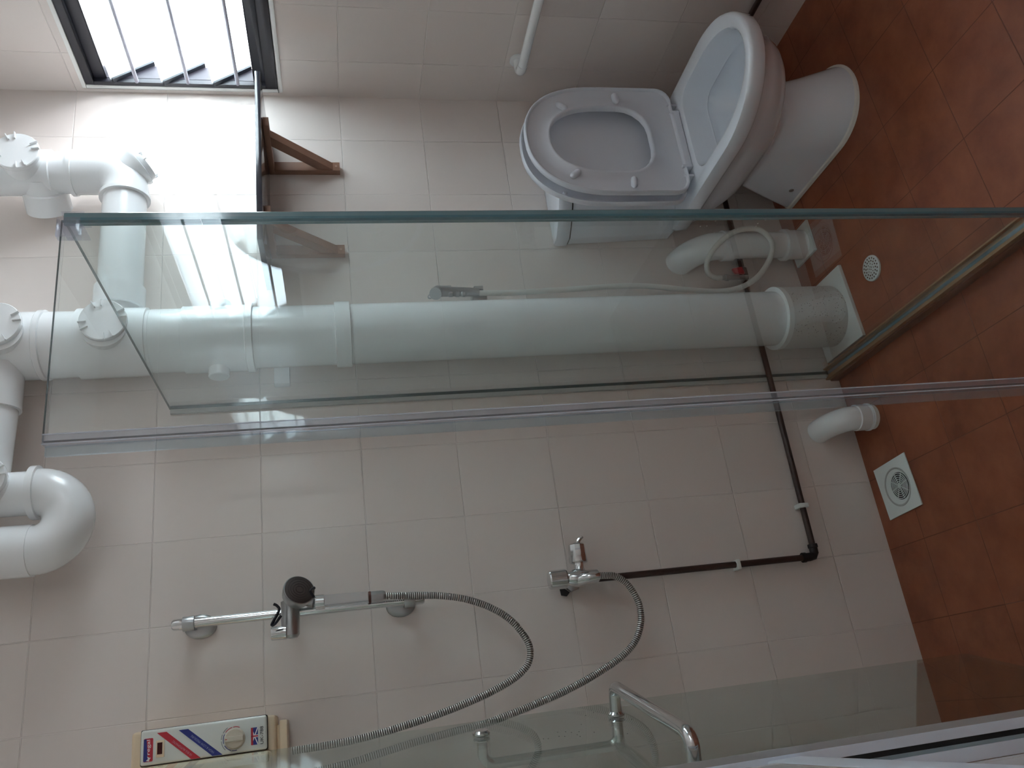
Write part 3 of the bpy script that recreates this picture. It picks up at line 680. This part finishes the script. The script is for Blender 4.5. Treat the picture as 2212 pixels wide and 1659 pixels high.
# ------------------------------------------------------------------ toilet
def Dout(cx, hw, yf, yb, z, a, rc=.02, nf=28, ns=4, nc=5, pw=1.0):
    """plan outline: round nose at yf (toward the room), squarer back at yb"""
    P = []
    yc = yf + a
    for i in range(nf+1):
        th = PI*i/nf
        P.append((cx - hw*math.copysign(abs(math.cos(th))**pw, math.cos(th)), yc - a*math.sin(th)**(.96*pw) if 0 < i < nf else yc, z))
    for i in range(1, ns+1): P.append((cx+hw, yc + (yb-rc-yc)*i/ns, z))
    for i in range(1, nc+1):
        t = PI/2*i/nc; P.append((cx+hw-rc+rc*math.cos(t), yb-rc+rc*math.sin(t), z))
    for i in range(1, ns+1): P.append((cx+hw-rc - (2*hw-2*rc)*i/ns, yb, z))
    for i in range(1, nc+1):
        t = PI/2*i/nc; P.append((cx-hw+rc-rc*math.sin(t), yb-rc+rc*math.cos(t), z))
    for i in range(1, ns): P.append((cx-hw, yb-rc + (yc-yb+rc)*i/ns, z))
    return P
TC = -.357
tl = thing('toilet', (TC, -.3, dz(TC)), 'white close-coupled toilet with its seat and lid raised against the cistern', 'toilet')
fz = dz(TC)
rings = [Dout(TC, .121, -.518, -.062, fz-.004, .150, .03),
         Dout(TC, .120, -.516, -.062, fz+.012, .150, .03),
         Dout(TC, .113, -.492, -.084, .112, .142, .03),
         Dout(TC, .108, -.472, -.104, .158, .136, .03),
         Dout(TC, .105, -.458, -.124, .198, .132, .03),
         Dout(TC, .104, -.450, -.140, .228, .130, .03),
         Dout(TC, .104, -.450, -.148, .242, .130, .03),
         Dout(TC, .106, -.460, -.153, .252, .138, .03),
         Dout(TC, .112, -.488, -.157, .262, .155, .03),
         Dout(TC, .122, -.524, -.156, .273, .178, .032),
         Dout(TC, .134, -.558, -.148, .288, .198, .035),
         Dout(TC, .143, -.582, -.134, .303, .210, .038),
         Dout(TC, .152, -.602, -.115, .322, .220, .04),
         Dout(TC, .164, -.630, -.070, .362, .232, .04),
         Dout(TC, .171, -.648, -.038, .394, .236, .04),
         Dout(TC, .179, -.664, -.030, .402, .240, .04),
         Dout(TC, .184, -.672, -.026, .410, .244, .04),
         Dout(TC, .1855, -.6745, -.025, .440, .245, .04),
         Dout(TC, .182, -.670, -.028, .4485, .243, .04),
         Dout(TC, .176, -.664, -.034, .450, .240, .04),
         Dout(TC, .146, -.647, -.272, .4490, .215, .05),
         Dout(TC, .139, -.641, -.279, .4460, .212, .05),
         Dout(TC, .136, -.636, -.282, .4300, .209, .05),
         Dout(TC, .129, -.626, -.280, .3740, .204, .05),
         Dout(TC, .127, -.622, -.282, .3700, .203, .05),
         Dout(TC, .129, -.619, -.280, .3660, .202, .05),
         Dout(TC, .124, -.594, -.284, .3450, .190, .05),
         Dout(TC, .104, -.548, -.300, .3060, .160, .05),
         Dout(TC, .080, -.478, -.318, .2660, .110, .04),
         Dout(TC, .060, -.432, -.330, .2300, .070, .03),
         Dout(TC, .045, -.420, -.335, .2050, .060, .03)]
MB().loft(rings).build('bowl', 'ceramic', tl, angle=50)
MB().loft([Dout(TC, .070, -.456, -.324, .2480, .090, .035), Dout(TC, .0705, -.457, -.3235, .2490, .090, .035)]).build('water', 'water', tl)
MB().loft([Dout(TC, .127, -.526, -.060, fz-.004, .153, .03), Dout(TC, .125, -.523, -.060, fz+.005, .152, .03), Dout(TC, .118, -.513, -.064, fz+.009, .15, .03)]).build('floor_seal', 'caulk', tl)
MB().lathe((-.4725, -.166, .088), (-1, 0, 0), [(0, .008), (.002, .0075), (.003, .004), (.0032, 0)], 16).build('fixing_bolt', 'chrome_dull', tl)
# cistern, bowed front
def bow(hw, yb, ys, yf, z, n=26, k=0.0):
    yf = ys + (yf-ys)*.84
    P = [(TC+hw, yb, z), (TC-hw, yb, z)]
    for i in range(n+1):
        t = -1 + 2*i/n
        s = (1-abs(t)**2.6)
        P.append((TC+hw*t, ys + (yf-ys)*s, z))
    return P
MB().loft([bow(.168, -.003, -.030, -.150, .436), bow(.182, -.003, -.034, -.168, .452), bow(.190, -.003, -.036, -.176, .600), bow(.197, -.003, -.038, -.182, .782)]).build('cistern', 'ceramic', tl, bevel=.003, angle=40)
MB().loft([bow(.196, -.003, -.038, -.181, .7815), bow(.196, -.003, -.038, -.181, .787)]).build('lid_gap', 'hole', tl)
MB().loft([bow(.200, -.003, -.040, -.186, .7860), bow(.2025, -.003, -.041, -.189, .7890), bow(.203, -.003, -.041, -.190, .8170), bow(.199, -.004, -.039, -.184, .8265), bow(.18, -.012, -.030, -.165, .8285)]).build('cistern_lid', 'ceramic', tl, angle=50)
MB().lathe((TC, -.09, .8285), (0,0,1), [(0,.024),(.003,.024),(.0045,.021),(.0045,0)], 28).build('flush_button', 'chrome', tl)
# seat and lid, raised; local plane: u = x, v = height along the panel, t = toward the room
def leaf(y0, lean, z0):
    ca, sa = math.cos(lean), math.sin(lean)
    return lambda u, v, t: (TC + u, y0 + v*sa - t*ca, z0 + v*ca + t*sa)
def dseat(hw, vt, vb, a, rc, fn, t, tilt=None):
    return [fn(x - TC, -y, t if tilt is None else tilt(x-TC, -y)) for x, y, z in Dout(TC, hw, -vt, -vb, 0, a, rc, pw=.86)]
fs = leaf(-.240, math.radians(0.2), .466)
ring = [dseat(.186, .470, .004, .245, .045, fs, 0), dseat(.188, .472, .002, .246, .045, fs, .006), dseat(.187, .471, .003, .245, .045, fs, .019),
        dseat(.184, .468, .006, .243, .043, fs, .021), dseat(.181, .465, .009, .241, .042, fs, .0195), dseat(.179, .463, .011, .240, .041, fs, .012),
        dseat(.150, .440, .040, .215, .05, fs, .009), dseat(.126, .410, .080, .185, .09, fs, .010), dseat(.121, .405, .085, .182, .088, fs, .0165),
        dseat(.116, .400, .090, .178, .085, fs, .0175), dseat(.113, .397, .093, .176, .083, fs, .015), dseat(.112, .396, .094, .176, .083, fs, 0)]
MB().loft(ring, closed=True).build('seat', 'seat', tl, angle=60)
flid = leaf(-.204, math.radians(1.2), .462)
def lid_ring(s, t): return dseat(.191*s, .478*s + (1-s)*.24, .000 + (1-s)*.24, .25*s, .045*s, flid, t)
MB().loft([lid_ring(.985, -.010), lid_ring(1.0, -.004), lid_ring(1.0, .010), lid_ring(.99, .013), lid_ring(.972, .012), lid_ring(.962, .004), lid_ring(.8, .001), lid_ring(.4, -.001)]).build('seat_lid', 'seat', tl, angle=60)
def buffer(u, v, rot, fn, L=.030, r=.0098):
    d = (math.cos(rot), math.sin(rot)); pts = []
    for i in range(9):
        s = -1 + 2*i/8; pts.append(fn(u+d[0]*L/2*s*1.3, v+d[1]*L/2*s*1.3, .0125))
    MB().tube(pts, lambda i: r*math.sqrt(max(.05, 1-((i-4)/4.15)**2)) if i in (0, 8) else r*(.82 if i in (1, 7) else 1), 14).build('seat_buffer', 'seat', tl)
buffer(.118, .345, math.radians(55), fs); buffer(.150, .175, math.radians(5), fs); buffer(-.122, .342, math.radians(128), fs); buffer(-.150, .172, math.radians(172), fs)
MB().lathe(flid(-.152, .37, .003), (0, -1, .05), [(0,.007),(.006,.0065),(.009,.004),(.0095,0)], 14).build('lid_buffer', 'seat', tl)
b = MB(); b.quadbox((TC-.100, -.262, .4505), (TC+.100, -.226, .474)); b.build('hinge_bar', 'seat', tl, bevel=.006, seg=3)
for s in (-1, 1):
    b = MB(); b.cyl((TC+s*.098, -.243, .4725), (TC+s*.128, -.243, .4725), .0105, n=18); b.quadbox((TC+s*.098-.004, -.262, .4505), (TC+s*.098+.004, -.226, .482)); b.quadbox((TC+s*.128-.002, -.256, .4505), (TC+s*.128+.004, -.228, .482))
    b.build('hinge', 'seat', tl, bevel=.0015)

# ------------------------------------------------------------------ floor drains
fd = thing('floor_drain', (-1.415, -.113, 0), 'square white plastic floor drain with a round grate in the shower', 'drain')
ca = math.radians(3.0)
def rp(x, y, z): 
    return (-1.4155 + x*math.cos(ca) - y*math.sin(ca), -.1135 + x*math.sin(ca) + y*math.cos(ca), z)
b = MB(); s = .0735
b.hexa([rp(x*s, y*s, z) for z in (.0005, .004) for x, y in ((-1,-1),(1,-1),(1,1),(-1,1))]); b.build('drain_plate', 'drain', fd, bevel=.001)
gc = (-1.4165, -.128, .0045)
MB().lathe((-1.4165, -.118, .0042), (0,0,1), [(0, .0535), (.0016, .053), (.0018, .050), (.0003, .0485)], 48, closed=True).build('cover_ring', 'silicone', fd)
MB().lathe((gc[0], gc[1], .0036), (0,0,1), [(0, .0375), (.0009, .0373), (.0009, 0)], 40).build('drain_opening', 'hole', fd)
b = MB()
for rr in (.0355, .0300, .0245, .0190, .0135, .0080): b.lathe((gc[0], gc[1], .0052), (0,0,1), [(0, rr), (.0014, rr), (.0014, rr-.0020), (0, rr-.0020)], 40, closed=True)
for k in range(8):
    a = k*PI/4+.2; dx, dy = math.cos(a), math.sin(a)
    b.hexa([(gc[0]+dx*r_-dy*w_, gc[1]+dy*r_+dx*w_, z) for z in (.0052, .0066) for r_, w_ in ((.004,-.0011),(.0365,-.0011),(.0365,.0011),(.004,.0011))])
b.lathe((gc[0], gc[1], .0052), (0,0,1), [(0,.0048),(.0014,.0048),(.0014,0)], 20)
b.build('grate', 'drain', fd)
sd = thing('round_floor_drain', (-.845, -.322, dz(-.845)), 'small round white floor drain beside the stack pipe base', 'drain')
zc = dz(-.845)
MB().lathe((-.845, -.322, zc-.002), (0,0,1), [(0,.0365),(.006,.0360),(.0068,.0345),(.0068,0)], 40).build('drain_cover', 'drain', sd)
b = MB()
for rr, nn in ((.0285, 18), (.0205, 14), (.0125, 8), (.0045, 4)):
    for k in range(nn):
        a = 2*PI*k/nn + rr*40
        b.lathe((-.845+rr*math.cos(a), -.322+rr*math.sin(a), zc+.0049), (0,0,1), [(0, .0026 if rr > .02 else .0019), (.0003, 0)], 8)
b.build('drain_holes', 'hole', sd)

SPOTS = [(-0.855, 0.785), (-0.849, 0.778), (-0.844, 0.769), (-0.826, 0.793), (-0.802, 0.754), (-0.814, 0.709), (-0.824, 0.674), (-0.834, 0.675), (-0.849, 0.682), (-0.853, 0.662), (-0.845, 0.664), (-0.851, 0.741), (-0.827, 0.78), (-0.848, 0.634)]
DIRT = [(0.198, 1.138), (0.172, 1.086), (0.183, 1.077), (0.203, 1.071), (0.217, 1.069), (0.196, 1.106), (0.202, 1.096), (0.137, 1.043), (0.203, 1.036), (0.075, 1.015), (0.061, 0.993), (0.185, 1.062), (0.151, 0.939), (0.178, 0.992), (0.243, 0.981), (0.167, 1.101), (0.201, 1.129)]
# ------------------------------------------------------------------ glass shower screen
TOPZ = 1.915
fg = thing('fixed_glass_panel', (-1.022, -.42, .03), 'tall clear fixed glass shower panel standing out from the back wall', 'glass panel')
e = {'-y': 'glass_edge', '+y': 'glass_edge_dark', '+z': 'glass_edge_dark', '-z': 'glass_edge'}
b = MB().prism([(-1.0290, -.006), (-1.0330, -.854), (-1.0240, -.854), (-1.0190, -.006)], lambda a, y, t: (a, y, t), .0345, TOPZ)
b.m = [None, 'glass_edge', None, 'glass_edge_dark', 'glass_edge', 'glass_edge_dark']
b.build('pane', 'glass', fg, smooth=False)
b = MB().prism([(-1.0375, -.8535), (-1.0375, -.8600), (-1.0350, -.862), (-1.0270, -.862), (-1.0185, -.862), (-1.0165, -.8600), (-1.0165, -.8535)], lambda a, y, t: (a, y, t), .0345, TOPZ)
b.m = ['glass_edge_lit', 'glass_edge_lit', 'glass_edge', 'glass_edge_mid', 'glass_edge_dark', 'glass_edge_dark', 'glass_edge', 'glass_edge', 'glass_edge_dark']  # light and shade lines of the edge put in as pale and dark strips
b.build('edge_profile', 'glass_edge', fg, smooth=False)
b = MB()
for y, z in SPOTS: b.lathe((-1.0329, min(y, -.80), z), (-1, 0, 0), [(0, .0016), (.0003, .0010)], 6)
tag(b.build('water_spots', 'drain', fg), kind='stuff')
MB().quadbox((-1.0410, -.0100, .045), (-1.0294, -.0005, TOPZ-.002)).build('wall_seal', 'silicone', fg, smooth=False)
rg = thing('return_glass_panel', (-1.23, -.868, .03), 'clear glass return panel with a magnetic seal strip down its free edge', 'glass panel')
e2 = {'-x': 'glass_edge_dark', '+x': 'glass_edge', '+z': 'glass_edge_dark', '-z': 'glass_edge'}
MB().quadbox((-1.412, -.872, .034), (-1.0385, -.864, TOPZ), faces=e2).build('pane', 'glass', rg, smooth=False)
MB().quadbox((-1.4185, -.8755, .034), (-1.402, -.8605, TOPZ-.001)).build('seal_grip', 'seal', rg, bevel=.001)
MB().quadbox((-1.4345, -.870, .034), (-1.4190, -.863, TOPZ-.004)).build('seal_fin', 'seal2', rg, bevel=.001)
for x in (-1.4035, -1.4180): MB().cyl((x, -.8757, .034), (x, -.8757, TOPZ-.001), .0011, n=8).build('seal_highlight', 'seal_highlight', rg)  # thin pale rods imitate the bright highlight lines along the seal
cl = thing('corner_clip', (-1.04, -.868, 1.91), 'clear plastic clip joining the glass panels at their top corner', 'clip')
MB().quadbox((-1.070, -.8755, 1.886), (-1.0345, -.8725, 1.921)).build('outer_plate', 'clip_clear', cl, bevel=.001)
MB().quadbox((-1.070, -.8635, 1.886), (-1.0385, -.8605, 1.921)).build('inner_plate', 'clip_clear', cl, bevel=.001)
MB().quadbox((-1.070, -.8755, 1.9165), (-1.0385, -.8605, 1.921)).build('top_plate', 'clip_clear', cl, bevel=.001)
MB().quadbox((-1.0410, -.860, 1.886), (-1.0380, -.815, 1.921)).build('side_plate', 'clip_clear', cl, bevel=.001)
MB().quadbox((-1.0160, -.860, 1.886), (-1.0130, -.815, 1.921)).build('side_plate', 'clip_clear', cl, bevel=.001)

# opened door with its handles
u = Vector((.2427, .9701, 0)); n_ = Vector((.9701, -.2427, 0))     # n_ points to the camera's side
E0 = Vector((-1.865, -.182, 0))
def DP(s, off, z): # s = distance from the free edge toward the hinge
    q = E0 - u*s + n_*off; return (q.x, q.y, z)
dr_ = thing('shower_door', tuple(E0 - u*.3), 'opened clear glass shower door with chrome handles at the left', 'glass door')
LD = .655
b = MB(); nn = len(b.v)
rcz = .012
prof = [(rcz, .010), (LD, .010), (LD, TOPZ), (0, TOPZ), (0, .010+rcz), (.003, .0135)]
b.prism(prof, lambda a, z, t: DP(a, t, z), -.004, .004)
b.m = [None, 'glass_edge_dark', 'glass_edge_dark', None, None, None, None, None]
b.build('pane', 'glass_door', dr_, smooth=False)
Zt, Zb = 1.246, .957; sH = .107; rt = .0112
# D pull on the shower side
pts = [DP(sH, -.004, Zt), DP(sH, -.031, Zt)] + [DP(sH, -.031-.024*math.sin(t), Zt-.024*(1-math.cos(t))) for t in [PI/2*i/6 for i in range(1, 7)]]
pts += [DP(sH, -.055, Zb+.024)] + [DP(sH, -.031-.024*math.cos(t), Zb+.024*(1-math.sin(t))) for t in [PI/2*i/6 for i in range(1, 7)]] + [DP(sH, -.004, Zb)]
MB().tube(pts, rt, 20).build('pull_handle', 'chrome', dr_)
# towel bar on the room side
s2 = .505
pts = [DP(sH, .004, Zb), DP(sH, .040, Zb)] + [DP(sH+.024*(1-math.cos(t)), .040+.024*math.sin(t), Zb) for t in [PI/2*i/6 for i in range(1, 7)]]
pts += [DP(s2-.024+.024*math.sin(t), .040+.024*math.cos(t), Zb) for t in [PI/2*i/6 for i in range(0, 7)]] + [DP(s2, .004, Zb)]
MB().tube(pts, .0126, 20).build('towel_bar', 'chrome', dr_)
for s_, z_, off in ((sH, Zt, .004), (sH, Zb, .004), (s2, Zb, .004)):
    MB().lathe(DP(s_, off, z_), n_, [(0,.0165),(.001,.0180),(.005,.0180),(.009,.0135),(.0095,0)], 28).build('flange', 'chrome', dr_)
for s_, z_ in ((sH, Zt), (sH, Zb), (s2, Zb)):
    MB().lathe(DP(s_, -.0042, z_), -n_, [(0,.0165),(.001,.0175),(.004,.016),(.006,.012)], 28).build('flange', 'chrome', dr_)

b = MB()
for s_, z_ in DIRT: b.lathe(DP(s_, .0041, z_), n_, [(0, .0013), (.0003, .0008)], 6)
tag(b.build('dirt_spots', 'dark_metal', dr_), kind='stuff')

# hinge side profiles
jp = thing('door_jamb_profile', (-1.965, -.86, 0), 'pale upright profile with a black gap at the lower left corner', 'door frame')
MB().quadbox((-1.9625, -.869, .02), (-1.953, -.866, 2.3)).build('clear_strip', 'strip', jp)
MB().quadbox((-1.9775, -.871, .02), (-1.9625, -.862, 2.3)).build('white_profile', 'alu', jp, bevel=.001)
MB().quadbox((-1.9858, -.866, .02), (-1.9775, -.862, .868)).build('black_strip', 'black_fill', jp)  # plain black strip filling the gap between white profile and grey strip
MB().quadbox((-1.9915, -.868, .02), (-1.9858, -.862, .868)).build('grey_strip', 'alu_teal', jp)
MB().quadbox((-2.0115, -.871, .02), (-1.9915, -.862, .868)).build('pale_profile', 'alu', jp, bevel=.001)
MB().quadbox((-2.0115, -1.62, .869), (-1.9665, -.873, .924)).build('side_rail', 'alu', jp, bevel=.003)

# ------------------------------------------------------------------ round mirror on the right wall, behind the camera
mr = thing('round_mirror', (-.03, -2.40, 1.50), 'round wall mirror facing the shower, seen as an arc reflected in the glass', 'mirror')
mc = (-.0006, -2.40, 1.50)
MB().lathe(mc, (-1,0,0), [(0,.355),(.030,.355),(.032,.350),(.0321,0)], 72).build('mirror_glass', 'mirror', mr)
MB().lathe(mc, (-1,0,0), [(0,.356),(.034,.354),(.037,.362),(.034,.374),(0,.376)], 72, closed=True).build('mirror_rim', 'mirror_rim', mr)
